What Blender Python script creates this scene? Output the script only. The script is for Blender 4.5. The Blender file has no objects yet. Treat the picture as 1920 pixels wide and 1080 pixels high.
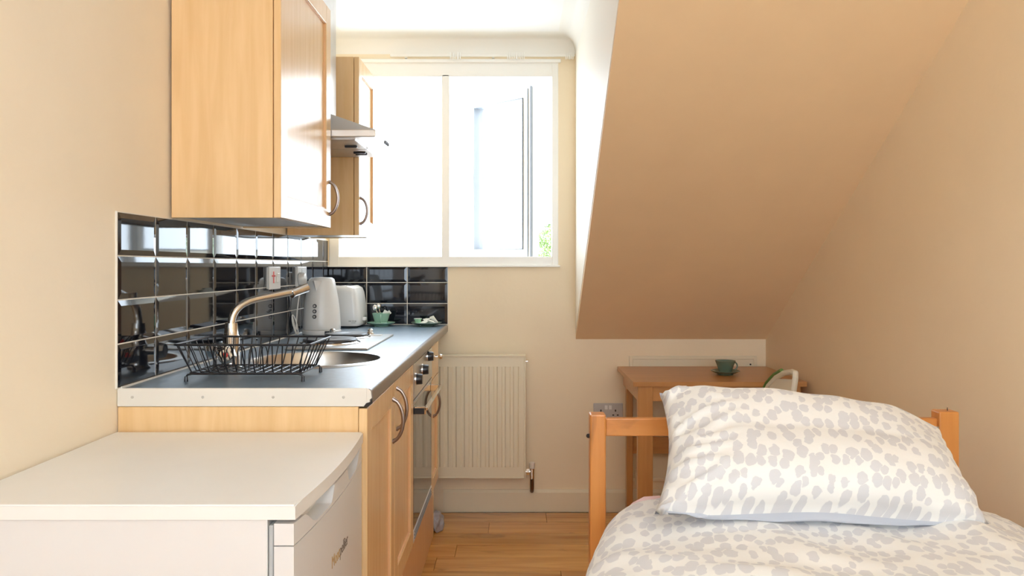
import bpy, bmesh, math, random
from mathutils import Vector, Matrix, noise
random.seed(7)
PI = math.pi
SC = bpy.context.scene
COL = SC.collection

# ------------------------------------------------------------------ camera, sky, lights, exposure
F = 1530.0
cam_d = bpy.data.cameras.new('camera'); cam = bpy.data.objects.new('camera', cam_d); COL.objects.link(cam)
cam.location = (0, 0, 1.21); cam.rotation_euler = (PI/2, 0, 0)
cam_d.sensor_width = 36.0; cam_d.lens = 36.0*F/1920.0
cam_d.shift_x = -8/1920.0; cam_d.shift_y = -40/1920.0
cam_d.clip_start = 0.02
SC.camera = cam
w = bpy.data.worlds.new('sky'); SC.world = w; w.use_nodes = True
bg = w.node_tree.nodes['Background']
bg.inputs['Color'].default_value = (0.76, 0.88, 1.0, 1); bg.inputs['Strength'].default_value = 8.0

def area(name, loc, rot, sx, sy, energy, color):
    l = bpy.data.lights.new(name, 'AREA'); l.shape = 'RECTANGLE'; l.size = sx; l.size_y = sy
    l.energy = energy; l.color = color
    o = bpy.data.objects.new(name, l); COL.objects.link(o); o.location = loc; o.rotation_euler = rot
    return o
# added fill light in the unseen rear window opening, coloured as daylight
area('rear_fill_light', (0.25, -2.03, 1.50), (PI/2, 0, 0), 1.8, 1.20, 6, (0.70, 0.85, 1.0))
# portal in the front window
pt = area('front_window_portal', (-0.36, 4.17, 1.72), (-PI/2, 0, 0), 1.1, 1.0, 1, (1, 1, 1))
pt.data.cycles.is_portal = True

SC.view_settings.view_transform = 'Standard'; SC.view_settings.look = 'None'
SC.view_settings.gamma = 1.0; SC.view_settings.use_curve_mapping = False
SC.view_settings.exposure = 0.12
try:
    SC.cycles.use_denoising = True
    SC.cycles.max_bounces = 14; SC.cycles.diffuse_bounces = 8; SC.cycles.glossy_bounces = 6
    SC.cycles.transparent_max_bounces = 12; SC.cycles.sample_clamp_indirect = 8
except Exception:
    pass

# ------------------------------------------------------------------ materials
def nt(name):
    m = bpy.data.materials.new(name); m.use_nodes = True
    return m, m.node_tree.nodes, m.node_tree.links, m.node_tree.nodes['Principled BSDF']
def c4(c): return (c[0], c[1], c[2], 1)
def plain(name, col, rough=0.5, metal=0.0, bump=0.0, bscale=40, var=0.0, vscale=6, coat=0.0, spec=0.5):
    m, N, L, b = nt(name)
    b.inputs['Roughness'].default_value = rough; b.inputs['Metallic'].default_value = metal
    b.inputs['Coat Weight'].default_value = coat; b.inputs['Specular IOR Level'].default_value = spec
    tc = N.new('ShaderNodeTexCoord')
    n = N.new('ShaderNodeTexNoise'); n.inputs['Scale'].default_value = vscale; n.inputs['Detail'].default_value = 3
    L.new(tc.outputs['Object'], n.inputs['Vector'])
    r = N.new('ShaderNodeValToRGB')
    r.color_ramp.elements[0].position = .3; r.color_ramp.elements[1].position = .7
    r.color_ramp.elements[0].color = c4([x*(1-var) for x in col]); r.color_ramp.elements[1].color = c4([min(1, x*(1+var*.5)) for x in col])
    L.new(n.outputs['Fac'], r.inputs['Fac']); L.new(r.outputs['Color'], b.inputs['Base Color'])
    if bump > 0:
        n2 = N.new('ShaderNodeTexNoise'); n2.inputs['Scale'].default_value = bscale; n2.inputs['Detail'].default_value = 4
        L.new(tc.outputs['Object'], n2.inputs['Vector'])
        bp = N.new('ShaderNodeBump'); bp.inputs['Strength'].default_value = bump; bp.inputs['Distance'].default_value = 0.002
        L.new(n2.outputs['Fac'], bp.inputs['Height']); L.new(bp.outputs['Normal'], b.inputs['Normal'])
    return m
def wood(name, dark, light, axis=2, rough=0.35, stretch=14, scale=5, rnd=0.0, knots=False, coat=0.0, bump=.08):
    m, N, L, b = nt(name)
    b.inputs['Roughness'].default_value = rough; b.inputs['Coat Weight'].default_value = coat
    b.inputs['Coat Roughness'].default_value = .25
    tc = N.new('ShaderNodeTexCoord'); mp = N.new('ShaderNodeMapping')
    s = [scale*stretch]*3; s[axis] = scale
    mp.inputs['Scale'].default_value = s
    L.new(tc.outputs['Object'], mp.inputs['Vector'])
    oi = N.new('ShaderNodeObjectInfo')
    off = N.new('ShaderNodeVectorMath'); off.operation = 'ADD'
    mul = N.new('ShaderNodeMath'); mul.operation = 'MULTIPLY'; mul.inputs[1].default_value = 37.0
    L.new(oi.outputs['Random'], mul.inputs[0]); L.new(mp.outputs['Vector'], off.inputs[0]); L.new(mul.outputs[0], off.inputs[1])
    n = N.new('ShaderNodeTexNoise'); n.inputs['Scale'].default_value = 1.0; n.inputs['Detail'].default_value = 5; n.inputs['Distortion'].default_value = .6
    L.new(off.outputs[0], n.inputs['Vector'])
    r = N.new('ShaderNodeValToRGB'); r.color_ramp.elements[0].position = .3; r.color_ramp.elements[1].position = .72
    r.color_ramp.elements[0].color = c4(dark); r.color_ramp.elements[1].color = c4(light)
    L.new(n.outputs['Fac'], r.inputs['Fac'])
    col = r.outputs['Color']
    if knots:
        mk = N.new('ShaderNodeMapping'); sk = [9.0]*3; sk[axis] = 3.2; mk.inputs['Scale'].default_value = sk
        L.new(tc.outputs['Object'], mk.inputs['Vector'])
        o2 = N.new('ShaderNodeVectorMath'); o2.operation = 'ADD'; L.new(mk.outputs['Vector'], o2.inputs[0]); L.new(mul.outputs[0], o2.inputs[1])
        n3 = N.new('ShaderNodeTexNoise'); n3.inputs['Scale'].default_value = 1.0; n3.inputs['Detail'].default_value = 6; n3.inputs['Distortion'].default_value = 1.2
        L.new(o2.outputs[0], n3.inputs['Vector'])
        rk = N.new('ShaderNodeValToRGB'); rk.color_ramp.elements[0].position = .60; rk.color_ramp.elements[1].position = .74
        rk.color_ramp.elements[0].color = (0, 0, 0, 1); rk.color_ramp.elements[1].color = (.75, .75, .75, 1)
        L.new(n3.outputs['Fac'], rk.inputs['Fac'])
        mx = N.new('ShaderNodeMixRGB'); mx.inputs['Color2'].default_value = c4([x*.42 for x in dark])
        L.new(rk.outputs['Color'], mx.inputs['Fac']); L.new(col, mx.inputs['Color1']); col = mx.outputs['Color']
    if rnd > 0:
        hv = N.new('ShaderNodeHueSaturation')
        ma = N.new('ShaderNodeMapRange'); ma.inputs['To Min'].default_value = 1-rnd; ma.inputs['To Max'].default_value = 1+rnd
        L.new(oi.outputs['Random'], ma.inputs['Value']); L.new(ma.outputs[0], hv.inputs['Value']); L.new(col, hv.inputs['Color']); col = hv.outputs['Color']
    L.new(col, b.inputs['Base Color'])
    bp = N.new('ShaderNodeBump'); bp.inputs['Strength'].default_value = bump; bp.inputs['Distance'].default_value = 0.001
    L.new(n.outputs['Fac'], bp.inputs['Height']); L.new(bp.outputs['Normal'], b.inputs['Normal'])
    return m
def glass(name, tint=(1, 1, 1)):
    m, N, L, b = nt(name)
    tr = N.new('ShaderNodeBsdfTransparent'); tr.inputs['Color'].default_value = c4(tint)
    gl = N.new('ShaderNodeBsdfGlossy'); gl.inputs['Roughness'].default_value = 0.02
    lw = N.new('ShaderNodeLayerWeight'); lw.inputs['Blend'].default_value = .5
    pw = N.new('ShaderNodeMath'); pw.operation = 'POWER'; pw.inputs[1].default_value = 5.0
    L.new(lw.outputs['Facing'], pw.inputs[0])
    fr = N.new('ShaderNodeMath'); fr.operation = 'MULTIPLY_ADD'; fr.inputs[1].default_value = .9; fr.inputs[2].default_value = .03
    L.new(pw.outputs[0], fr.inputs[0])
    mx = N.new('ShaderNodeMixShader')
    L.new(fr.outputs[0], mx.inputs[0]); L.new(tr.outputs[0], mx.inputs[1]); L.new(gl.outputs[0], mx.inputs[2])
    L.new(mx.outputs[0], N['Material Output'].inputs['Surface'])
    return m
def spotted(name, ground, spot, sx, sy, thr=.43):
    m, N, L, b = nt(name)
    b.inputs['Roughness'].default_value = .85; b.inputs['Sheen Weight'].default_value = .15
    uv = N.new('ShaderNodeUVMap'); uv.uv_map = 'UVMap'
    dn = N.new('ShaderNodeTexNoise'); dn.inputs['Scale'].default_value = 45; dn.inputs['Detail'].default_value = 2
    L.new(uv.outputs[0], dn.inputs['Vector'])
    sb = N.new('ShaderNodeVectorMath'); sb.operation = 'SUBTRACT'; sb.inputs[1].default_value = (.5, .5, .5); L.new(dn.outputs['Color'], sb.inputs[0])
    scn = N.new('ShaderNodeVectorMath'); scn.operation = 'SCALE'; scn.inputs['Scale'].default_value = .018; L.new(sb.outputs[0], scn.inputs[0])
    ad = N.new('ShaderNodeVectorMath'); ad.operation = 'ADD'; L.new(uv.outputs[0], ad.inputs[0]); L.new(scn.outputs[0], ad.inputs[1])
    mp = N.new('ShaderNodeMapping'); mp.inputs['Scale'].default_value = (1/sx, 1/sy, 1); mp.inputs['Rotation'].default_value = (0, 0, .12)
    L.new(ad.outputs[0], mp.inputs['Vector'])
    v = N.new('ShaderNodeTexVoronoi'); v.voronoi_dimensions = '2D'; v.inputs['Scale'].default_value = 1; v.inputs['Randomness'].default_value = .72
    L.new(mp.outputs[0], v.inputs['Vector'])
    sep = N.new('ShaderNodeSeparateColor'); L.new(v.outputs['Color'], sep.inputs[0])
    mr = N.new('ShaderNodeMapRange'); mr.inputs['To Min'].default_value = thr-.11; mr.inputs['To Max'].default_value = thr+.09
    L.new(sep.outputs[0], mr.inputs['Value'])
    df = N.new('ShaderNodeMath'); df.operation = 'SUBTRACT'; L.new(mr.outputs[0], df.inputs[0]); L.new(v.outputs['Distance'], df.inputs[1])
    r = N.new('ShaderNodeValToRGB'); r.color_ramp.elements[0].position = 0.0; r.color_ramp.elements[1].position = .05
    r.color_ramp.elements[0].color = c4(ground); r.color_ramp.elements[1].color = c4(spot)
    L.new(df.outputs[0], r.inputs['Fac']); L.new(r.outputs['Color'], b.inputs['Base Color'])
    n2 = N.new('ShaderNodeTexNoise'); n2.inputs['Scale'].default_value = 14; n2.inputs['Detail'].default_value = 5
    L.new(uv.outputs[0], n2.inputs['Vector'])
    bp = N.new('ShaderNodeBump'); bp.inputs['Strength'].default_value = .35; bp.inputs['Distance'].default_value = 0.006
    L.new(n2.outputs['Fac'], bp.inputs['Height']); L.new(bp.outputs['Normal'], b.inputs['Normal'])
    return m

M = {}
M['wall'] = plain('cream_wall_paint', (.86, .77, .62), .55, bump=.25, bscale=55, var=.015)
M['slope'] = plain('slope_paint_shaded', (.84, .63, .385), .6, bump=.35, bscale=18, var=.02)  # same wall paint, deeper: the slope's shade is put into the colour
M['ceil'] = plain('white_ceiling_paint', (.86, .85, .82), .6, bump=.1)
M['wall_shaded'] = plain('right_wall_paint_shaded', (.85, .70, .49), .55, bump=.25, bscale=55, var=.015)  # same wall paint with the bounced warm shade put into its colour
M['wall_back'] = plain('back_wall_paint_bounce_lit', (.86, .735, .53), .55, bump=.25, bscale=55, var=.015)  # same wall paint, warmed: the floor's bounce light is in the colour
M['cheek'] = plain('pale_cheek_paint', (.86, .81, .71), .5, bump=.15)
M['cove'] = plain('white_coving', (.84, .82, .76), .5)
M['skirt'] = plain('cream_gloss_trim', (.80, .72, .54), .3)
M['upvc'] = plain('white_window_plastic', (.86, .85, .80), .3)
M['gasket'] = plain('grey_gasket', (.22, .24, .27), .5)
M['glass'] = glass('window_glass')
M['floor'] = wood('oak_floor', (.46, .19, .040), (.72, .375, .095), axis=0, rough=.24, stretch=13, scale=1.6, rnd=.17, knots=True, coat=.15)
M['underfloor'] = plain('dark_floor_joint', (.10, .05, .02), .8)
M['beech'] = wood('beech_laminate', (.76, .50, .245), (.84, .585, .315), axis=2, rough=.24, stretch=12, scale=3, bump=.03)
M['beech_edge'] = wood('beech_edge', (.72, .42, .21), (.78, .49, .26), axis=2, rough=.35, stretch=12, scale=3)
M['beech_groove'] = plain('shadowed_groove', (.50, .25, .08), .5)
M['carcass_white'] = plain('white_melamine', (.80, .80, .78), .3)
M['pine'] = wood('orange_pine', (.58, .215, .045), (.71, .30, .075), axis=2, rough=.3, stretch=10, scale=2.2, knots=True, coat=.1)
M['pine_h'] = wood('orange_pine_rail', (.58, .215, .045), (.71, .30, .075), axis=0, rough=.3, stretch=10, scale=2.2, knots=True, coat=.1)
M['desk'] = wood('desk_wood', (.46, .22, .075), (.56, .29, .105), axis=0, rough=.32, stretch=12, scale=3)
M['desk_v'] = wood('desk_leg_wood', (.46, .22, .075), (.56, .29, .105), axis=2, rough=.32, stretch=12, scale=3)
M['worktop'] = plain('slate_blue_laminate', (.13, .20, .27), .40, coat=.8, var=.25, vscale=60, bump=.12, bscale=90, spec=.9)
M['worktop'].node_tree.nodes['Principled BSDF'].inputs['Coat Roughness'].default_value = .36
M['worktop_edge_reflect_tint'] = plain('worktop_edge_reflect_tint', (.16, .13, .11), .3, spec=.8)  # brown tint carries the warm room's reflection in the colour
M['strip'] = plain('pale_aluminium_strip', (.74, .71, .65), .38, metal=.0, var=.05)
M['tile'] = plain('black_glazed_tile', (.008, .009, .014), .045, spec=.5, var=.2, bump=.05, bscale=8)
M['grout'] = plain('cream_grout', (.78, .75, .68), .8, bump=.3, bscale=120)
M['white_plastic'] = plain('white_plastic', (.80, .79, .76), .28)
M['fridge'] = plain('white_enamel', (.70, .705, .71), .33)
M['fridge_top'] = plain('warm_white_laminate', (.80, .80, .785), .38, var=.02)
M['gold'] = plain('gold_print', (.50, .34, .15), .4, metal=.3)
M['dark_print'] = plain('grey_print', (.16, .13, .11), .5)
M['seal'] = plain('grey_door_seal', (.42, .45, .47), .6)
M['steel'] = plain('brushed_steel', (.62, .60, .57), .28, metal=1.0, var=.06, vscale=20)
M['chrome'] = plain('chrome', (.80, .79, .77), .09, metal=1.0)
M['pewter'] = plain('pewter_handle', (.34, .29, .27), .28, metal=1.0)
M['hood'] = plain('grey_hood_steel', (.50, .475, .45), .35, metal=.85)
M['black_wire'] = plain('black_coated_wire', (.012, .012, .016), .35)
M['black'] = plain('black_plastic', (.012, .013, .017), .3)
M['cast'] = plain('black_hotplate', (.03, .033, .04), .33, spec=.8)
M['oven_glass'] = plain('dark_oven_glass', (.025, .023, .02), .04, spec=1.0)
M['red'] = plain('red_mark', (.75, .05, .03), .4)
M['jade'] = plain('jade_glaze', (.30, .50, .38), .22, coat=.3)
M['jade_dark'] = plain('green_glaze', (.135, .20, .15), .25, coat=.3)
M['cream_enamel'] = plain('cream_radiator_enamel', (.80, .73, .55), .35)
M['paper'] = plain('white_paper', (.85, .86, .80), .7)
M['green_print'] = plain('green_wrapper', (.35, .62, .40), .5)
M['grey_metal_shade'] = plain('grey_metal_shaded_socket', (.52, .50, .47), .4, metal=.2)  # grey of small metal bits; on the white socket it paints shade
M['hole'] = plain('dark_holes', (.02, .015, .012), .7)
M['copper'] = plain('tarnished_pipe', (.13, .07, .035), .4, metal=.6)
M['chair_white'] = plain('white_chair_plastic', (.74, .72, .62), .35)
M['chair_green'] = plain('green_chair_plastic', (.10, .22, .05), .4)
M['duvet'] = spotted('spotted_cotton', (.80, .80, .785), (.62, .625, .65), .027, .043)
M['duvet_plain'] = plain('grey_blue_cotton', (.50, .53, .60), .85)
M['pink'] = plain('pink_cotton', (.80, .58, .60), .85)
M['mattress'] = plain('white_mattress', (.78, .77, .74), .85)
M['bag'] = plain('grey_cloth', (.42, .40, .42), .8, var=.3, vscale=30)
M['leaf'] = plain('leaf_green', (.16, .24, .05), .6, var=.5, vscale=3)
M['bark'] = plain('bark', (.15, .10, .06), .9)
M['lamp'] = plain('fill_globe_glow', (.85, .84, .80), .3)  # glowing material of the added fill globe
_b = M['lamp'].node_tree.nodes['Principled BSDF']; _b.inputs['Emission Color'].default_value = (.80, .90, 1.0, 1); _b.inputs['Emission Strength'].default_value = 20

# ------------------------------------------------------------------ builders
ORG = {}
def setp(o, label=None, cat=None, group=None, kind=None):
    if label: o['label'] = label
    if cat: o['category'] = cat
    if group: o['group'] = group
    if kind: o['kind'] = kind
    return o
def thing(name, label, cat, loc=(0, 0, 0), group=None):
    o = bpy.data.objects.new(name, None); o.empty_display_size = .05
    COL.objects.link(o); o.location = loc; ORG[o.name] = Vector(loc)
    return setp(o, label, cat, group)
class MB:
    def __init__(s): s.bm = bmesh.new()
    def box(s, x0, x1, y0, y1, z0, z1, bev=0.0, seg=2):
        r = bmesh.ops.create_cube(s.bm, size=1.0)['verts']
        for v in r:
            v.co = Vector(((x0+x1)/2+v.co.x*(x1-x0), (y0+y1)/2+v.co.y*(y1-y0), (z0+z1)/2+v.co.z*(z1-z0)))
        if bev > 0:
            es = list({e for v in r for e in v.link_edges})
            bmesh.ops.bevel(s.bm, geom=es, offset=bev, segments=seg, affect='EDGES', profile=.5)
        return s
    def prism(s, pts, axis, a, b):
        """polygon pts in the plane normal to axis, extruded from a to b"""
        def mk(p, t):
            if axis == 0: return (t, p[0], p[1])
            if axis == 1: return (p[0], t, p[1])
            return (p[0], p[1], t)
        va = [s.bm.verts.new(mk(p, a)) for p in pts]; vb = [s.bm.verts.new(mk(p, b)) for p in pts]
        n = len(pts)
        s.bm.faces.new(va); s.bm.faces.new(list(reversed(vb)))
        for i in range(n): s.bm.faces.new((va[(i+1) % n], va[i], vb[i], vb[(i+1) % n]))
        return s
    def hexa(s, c8):
        """8 corners: bottom 4 ccw then top 4 ccw"""
        v = [s.bm.verts.new(c) for c in c8]
        for f in ((3, 2, 1, 0), (4, 5, 6, 7), (0, 1, 5, 4), (1, 2, 6, 5), (2, 3, 7, 6), (3, 0, 4, 7)): s.bm.faces.new([v[i] for i in f])
        return s
    def lathe(s, prof, c, axis=2, n=28):
        """prof: list of (r, h); axis through c"""
        rings = []
        for r, h in prof:
            ring = []
            for i in range(n):
                a = 2*PI*i/n; p = (r*math.cos(a), r*math.sin(a), h)
                if axis == 0: p = (p[2], p[0], p[1])
                elif axis == 1: p = (p[0], p[2], p[1])
                ring.append(s.bm.verts.new((c[0]+p[0], c[1]+p[1], c[2]+p[2])))
            rings.append(ring)
        for a, b in zip(rings, rings[1:]):
            for i in range(n): s.bm.faces.new((a[i], a[(i+1) % n], b[(i+1) % n], b[i]))
        if prof[0][0] > 1e-6: s.bm.faces.new(list(reversed(rings[0])))
        if prof[-1][0] > 1e-6: s.bm.faces.new(rings[-1])
        return s
    def tube(s, pts, r, n=8, closed=False):
        pts = [Vector(p) for p in pts]; rings = []; m = len(pts)
        up = None
        for i, p in enumerate(pts):
            if closed: d = pts[(i+1) % m]-pts[i-1]
            else: d = pts[min(i+1, m-1)]-pts[max(i-1, 0)]
            d.normalize()
            if up is None:
                up = Vector((0, 0, 1)) if abs(d.z) < .9 else Vector((1, 0, 0))
            u = d.cross(up)
            if u.length < 1e-5: u = d.cross(Vector((0, 1, 0)))
            u.normalize(); v = u.cross(d); v.normalize(); up = v
            rr = r[i] if isinstance(r, (list, tuple)) else r
            rings.append([s.bm.verts.new(p+u*rr*math.cos(2*PI*k/n)+v*rr*math.sin(2*PI*k/n)) for k in range(n)])
        rr = list(zip(rings, rings[1:]))
        if closed: rr.append((rings[-1], rings[0]))
        for a, b in rr:
            for k in range(n): s.bm.faces.new((a[k], a[(k+1) % n], b[(k+1) % n], b[k]))
        if not closed:
            s.bm.faces.new(list(reversed(rings[0]))); s.bm.faces.new(rings[-1])
        return s
    def build(s, name, mat, parent=None, smooth=False, label=None, angle=35):
        bmesh.ops.remove_doubles(s.bm, verts=s.bm.verts, dist=1e-6)
        bmesh.ops.recalc_face_normals(s.bm, faces=s.bm.faces)
        off = Vector((0, 0, 0))
        if parent is not None: off = ORG.get(parent.name, Vector((0, 0, 0)))
        if off.length > 0: bmesh.ops.translate(s.bm, verts=s.bm.verts, vec=-off)
        if smooth:
            for f in s.bm.faces: f.smooth = True
            for e in s.bm.edges:
                if len(e.link_faces) == 2 and e.calc_face_angle(0) > math.radians(angle): e.smooth = False
        me = bpy.data.meshes.new(name); s.bm.to_mesh(me); s.bm.free()
        me.materials.append(mat)
        o = bpy.data.objects.new(name, me); COL.objects.link(o)
        if parent is not None: o.parent = parent; ORG[o.name] = off
        if label: o['label'] = label
        return o
def struct(o): o['kind'] = 'structure'; return o
def tree_copy(o, parent=None, loc=None):
    c = o.copy(); COL.objects.link(c)
    if parent is not None: c.parent = parent
    if loc is not None: c.location = loc
    for ch in [x for x in list(bpy.data.objects) if x.parent == o]: tree_copy(ch, c)
    return c
def arc(c, r, a0, a1, n, plane='xz'):
    out = []
    for i in range(n+1):
        a = a0+(a1-a0)*i/n; u, v = r*math.cos(a), r*math.sin(a)
        out.append((c[0]+u, c[1], c[2]+v) if plane == 'xz' else (c[0]+u, c[1]+v, c[2]) if plane == 'xy' else (c[0], c[1]+u, c[2]+v))
    return out

# ------------------------------------------------------------------ the room
LX, BY, RY0, CZ, CHX = -0.937, 4.04, -2.05, 2.35, 0.295
SZ0 = 0.851; SM = 0.657
def rx(y): return 1.235+0.035*(BY-y)          # right wall, slightly splayed
ys_top = BY-(CZ-SZ0)/SM
WT = .924                                      # worktop height
# left wall
wl = struct(MB().box(LX-.12, LX, RY0-.12, BY+.12, -.1, CZ+.1).build('wall_left', M['wall']))
wr = struct(MB().prism([(rx(RY0-.12), RY0-.12), (rx(RY0-.12)+.15, RY0-.12), (rx(BY+.12)+.3, BY+.12), (rx(BY+.12), BY+.12)], 2, -.1, CZ+.1).build('wall_right', M['wall_shaded']))
# back wall with the window opening
WX0, WX1, WZ0, WZ1 = -.926, .208, 1.212, 2.231
b = MB()
b.box(LX-.12, WX0, BY, BY+.14, -.1, CZ+.1); b.box(WX0, WX1, BY, BY+.14, -.1, WZ0); b.box(WX0, WX1, BY, BY+.14, WZ1, CZ+.1)
b.box(WX1, CHX+.02, BY, BY+.14, -.1, CZ+.1); b.box(CHX+.02, 1.5, BY, BY+.14, -.1, SZ0+.1)
wb = struct(b.build('wall_back', M['wall_back']))
# rear wall with its window opening
b = MB(); b.box(LX-.12, -.72, RY0-.12, RY0, -.1, CZ+.1); b.box(1.22, 1.6, RY0-.12, RY0, -.1, CZ+.1)
b.box(-.72, 1.22, RY0-.12, RY0, -.1, .76); b.box(-.72, 1.22, RY0-.12, RY0, 2.14, CZ+.1)
struct(b.build('wall_rear', M['wall']))
w2 = struct(MB().box(-.72, -.66, RY0-.09, RY0-.04, .76, 2.14).box(1.16, 1.22, RY0-.09, RY0-.04, .76, 2.14).box(-.66, 1.16, RY0-.09, RY0-.04, .76, .82)
       .box(-.66, 1.16, RY0-.09, RY0-.04, 2.08, 2.14).box(.22, .28, RY0-.09, RY0-.04, .82, 2.08).build('window_2', M['upvc']))
# ceiling, slope and dormer cheek
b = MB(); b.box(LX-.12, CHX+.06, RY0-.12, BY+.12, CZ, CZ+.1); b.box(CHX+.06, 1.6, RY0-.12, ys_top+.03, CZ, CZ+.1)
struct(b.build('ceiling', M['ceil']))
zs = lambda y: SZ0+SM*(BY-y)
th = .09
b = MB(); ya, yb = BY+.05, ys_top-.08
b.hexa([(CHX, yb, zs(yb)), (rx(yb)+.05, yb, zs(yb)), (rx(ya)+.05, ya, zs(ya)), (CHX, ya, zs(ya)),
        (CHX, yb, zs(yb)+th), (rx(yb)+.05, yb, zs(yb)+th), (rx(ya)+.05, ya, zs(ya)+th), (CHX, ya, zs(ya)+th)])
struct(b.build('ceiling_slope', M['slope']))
b = MB(); b.prism([(BY+.05, zs(BY)+.0), (BY+.05, CZ+.05), (ys_top-.05, CZ+.05), (ys_top, CZ-.0)], 0, CHX-.002, CHX+.05)
struct(b.build('wall_cheek', M['cheek']))
# coving along the back wall and the cheek (concave quarter round, mitred)
R = .088; prof = [(0, 0)]+[(R-R*math.cos(a), R*math.sin(a)) for a in [PI/2*i/8 for i in range(9)]][1:]
# prof gives (distance from wall, height above lower edge); close it at the wall/ceiling corner
b = MB(); bm = b.bm
def cove(path):
    rings = []
    for (px, py, dx, dy) in path:
        ring = [bm.verts.new((px+dx*d, py+dy*d, CZ-R+h)) for d, h in prof]
        ring.append(bm.verts.new((px, py, CZ)))
        rings.append(ring)
    n = len(rings[0])
    for a, c in zip(rings, rings[1:]):
        for i in range(n): bm.faces.new((a[i], a[(i+1) % n], c[(i+1) % n], c[i]))
    bm.faces.new(rings[0]); bm.faces.new(list(reversed(rings[-1])))
cove([(LX, RY0, 1, 0), (LX, BY, 1, -1), (CHX-.002, BY, -1, -1), (CHX-.002, ys_top+.05, -1, 0)])
struct(b.build('trim_1', M['cove'], smooth=True, angle=50))
# floor: boards
fl = struct(MB().box(LX-.1, 1.6, RY0-.1, BY+.1, -.10, -.012).build('floor', M['underfloor']))
P = .1535; y = BY-.025; row = 0
first = None
while y > RY0-.02:
    y0 = max(y-P, RY0-.05)
    x = LX-random.uniform(0, .8) if row else -.9
    lens = {0: [1.045, 1.2], 1: [.83, 1.3, .9], 2: [.57, 1.25, 1.1], 3: [.70, .62, 1.3]}.get(row)
    k = 0
    while x < rx(y0):
        ln = lens[k] if lens and k < len(lens) else random.uniform(.55, 1.25)
        if row and k == 0 and lens: x = LX-.02
        xa, xb = max(x, LX-.01), min(x+ln, rx(y0)+.01)
        if xb-xa > .02:
            bb = MB().box(xa+.0007, xb-.0007, y0+.0007, y-.0007, -.013, random.uniform(-.0006, 0), bev=.0012, seg=1)
            o = bb.build('floor_board', M['floor'], fl)
        x += ln; k += 1
    y -= P; row += 1
# skirting
struct(MB().prism([(BY, 0), (BY-.016, 0), (BY-.016, .095), (BY-.008, .108), (BY, .108)], 0, -.36, rx(BY)).build('baseboard_back', M['skirt']))
b = MB()
xa, xb = rx(BY-.02), rx(RY0)
b.hexa([(xa-.016, BY-.02, 0), (xa, BY-.02, 0), (xb, RY0, 0), (xb-.016, RY0, 0), (xa-.016, BY-.02, .108), (xa, BY-.02, .108), (xb, RY0, .108), (xb-.016, RY0, .108)])
struct(b.build('baseboard_right', M['skirt']))

# ------------------------------------------------------------------ window 1
win = thing('window_1', None, None, (WX0, BY, WZ0)); win['kind'] = 'structure'
yf0, yf1 = BY-.006, BY+.07
def frame_rect(b, x0, x1, z0, z1, t, y0, y1, tl=None, tr=None, tb=None, tt=None, bev=.004):
    tl = tl or t; tr = tr or t; tb = tb or t; tt = tt or t
    b.box(x0, x0+tl, y0, y1, z0, z1, bev); b.box(x1-tr, x1, y0, y1, z0, z1, bev)
    b.box(x0+tl-.003, x1-tr+.003, y0, y1, z0, z0+tb, bev); b.box(x0+tl-.003, x1-tr+.003, y0, y1, z1-tt, z1, bev)
MX0, MX1 = -.369, -.330
b = MB(); frame_rect(b, WX0, WX1, WZ0, WZ1, .04, yf0, yf1, tl=.05, tr=.032, tb=.048, tt=.082)
b.box(MX0, MX1, yf0, yf1, WZ0+.04, WZ1-.07, .004)
b.build('window_frame', M['upvc'], win)
b = MB(); b.box(WX0-.008, WX1+.012, BY-.02, BY-.004, WZ1-.014, WZ1+.003, .003); b.build('head_bead', M['upvc'], win)
b = MB(); b.box(WX0-.005, WX1+.008, BY-.016, BY-.003, WZ0-.004, WZ0+.006, .002); b.build('window_sill', M['upvc'], win)
gk = MB(); frame_rect(gk, WX0+.047, MX0+.003, WZ0+.045, WZ1-.079, .0035, BY+.02, BY+.028, bev=0, tb=.002, tl=.004); gk.build('gasket', M['gasket'], win)
MB().box(WX0+.045, MX0+.004, BY+.03, BY+.034, WZ0+.04, WZ1-.075).build('pane', M['glass'], win)
# the open casement: hinged at the right, swung outwards about 45 degrees
sash = thing('window_3', None, None, (0.094, 4.13, 1.23)); sash['kind'] = 'structure'
SWd, SH = .47, .895
b = MB(); b2 = MB()
z0 = 1.245
ox, oy = .094, 4.13
frame_rect(b, ox-SWd, ox, z0, z0+SH-.02, .055, oy-.03, oy+.03)
sf = b.build('sash_frame', M['upvc'], sash)
frame_rect(b2, ox-SWd+.053, ox-.053, z0+.053, z0+SH-.073, .005, oy-.036, oy+.036, bev=0, tr=.003); b2.build('gasket', M['gasket'], sash)
MB().box(ox-SWd+.05, ox-.05, oy-.004, oy+.004, z0+.05, z0+SH-.07).build('pane', M['glass'], sash)
MB().box(ox-.002, ox+.008, oy-.034, oy-.024, z0, z0+SH-.02).build('gasket', M['gasket'], sash)
MB().box(ox-.022, ox-.017, oy-.034, oy-.028, z0+.01, z0+SH-.03).build('gasket', M['gasket'], sash)
MB().tube([(ox-SWd+.03, oy-.03, z0+.40), (ox-SWd+.03, oy-.055, z0+.40), (ox-SWd+.03, oy-.06, z0+.48)], .007).build('handle', M['upvc'], sash)
MB().box(ox-.30, ox-.02, oy-.02, oy-.005, z0+SH-.02, z0+SH-.012).build('hinge', M['steel'], sash)
sash.rotation_euler = (0, 0, -math.radians(44))

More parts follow.
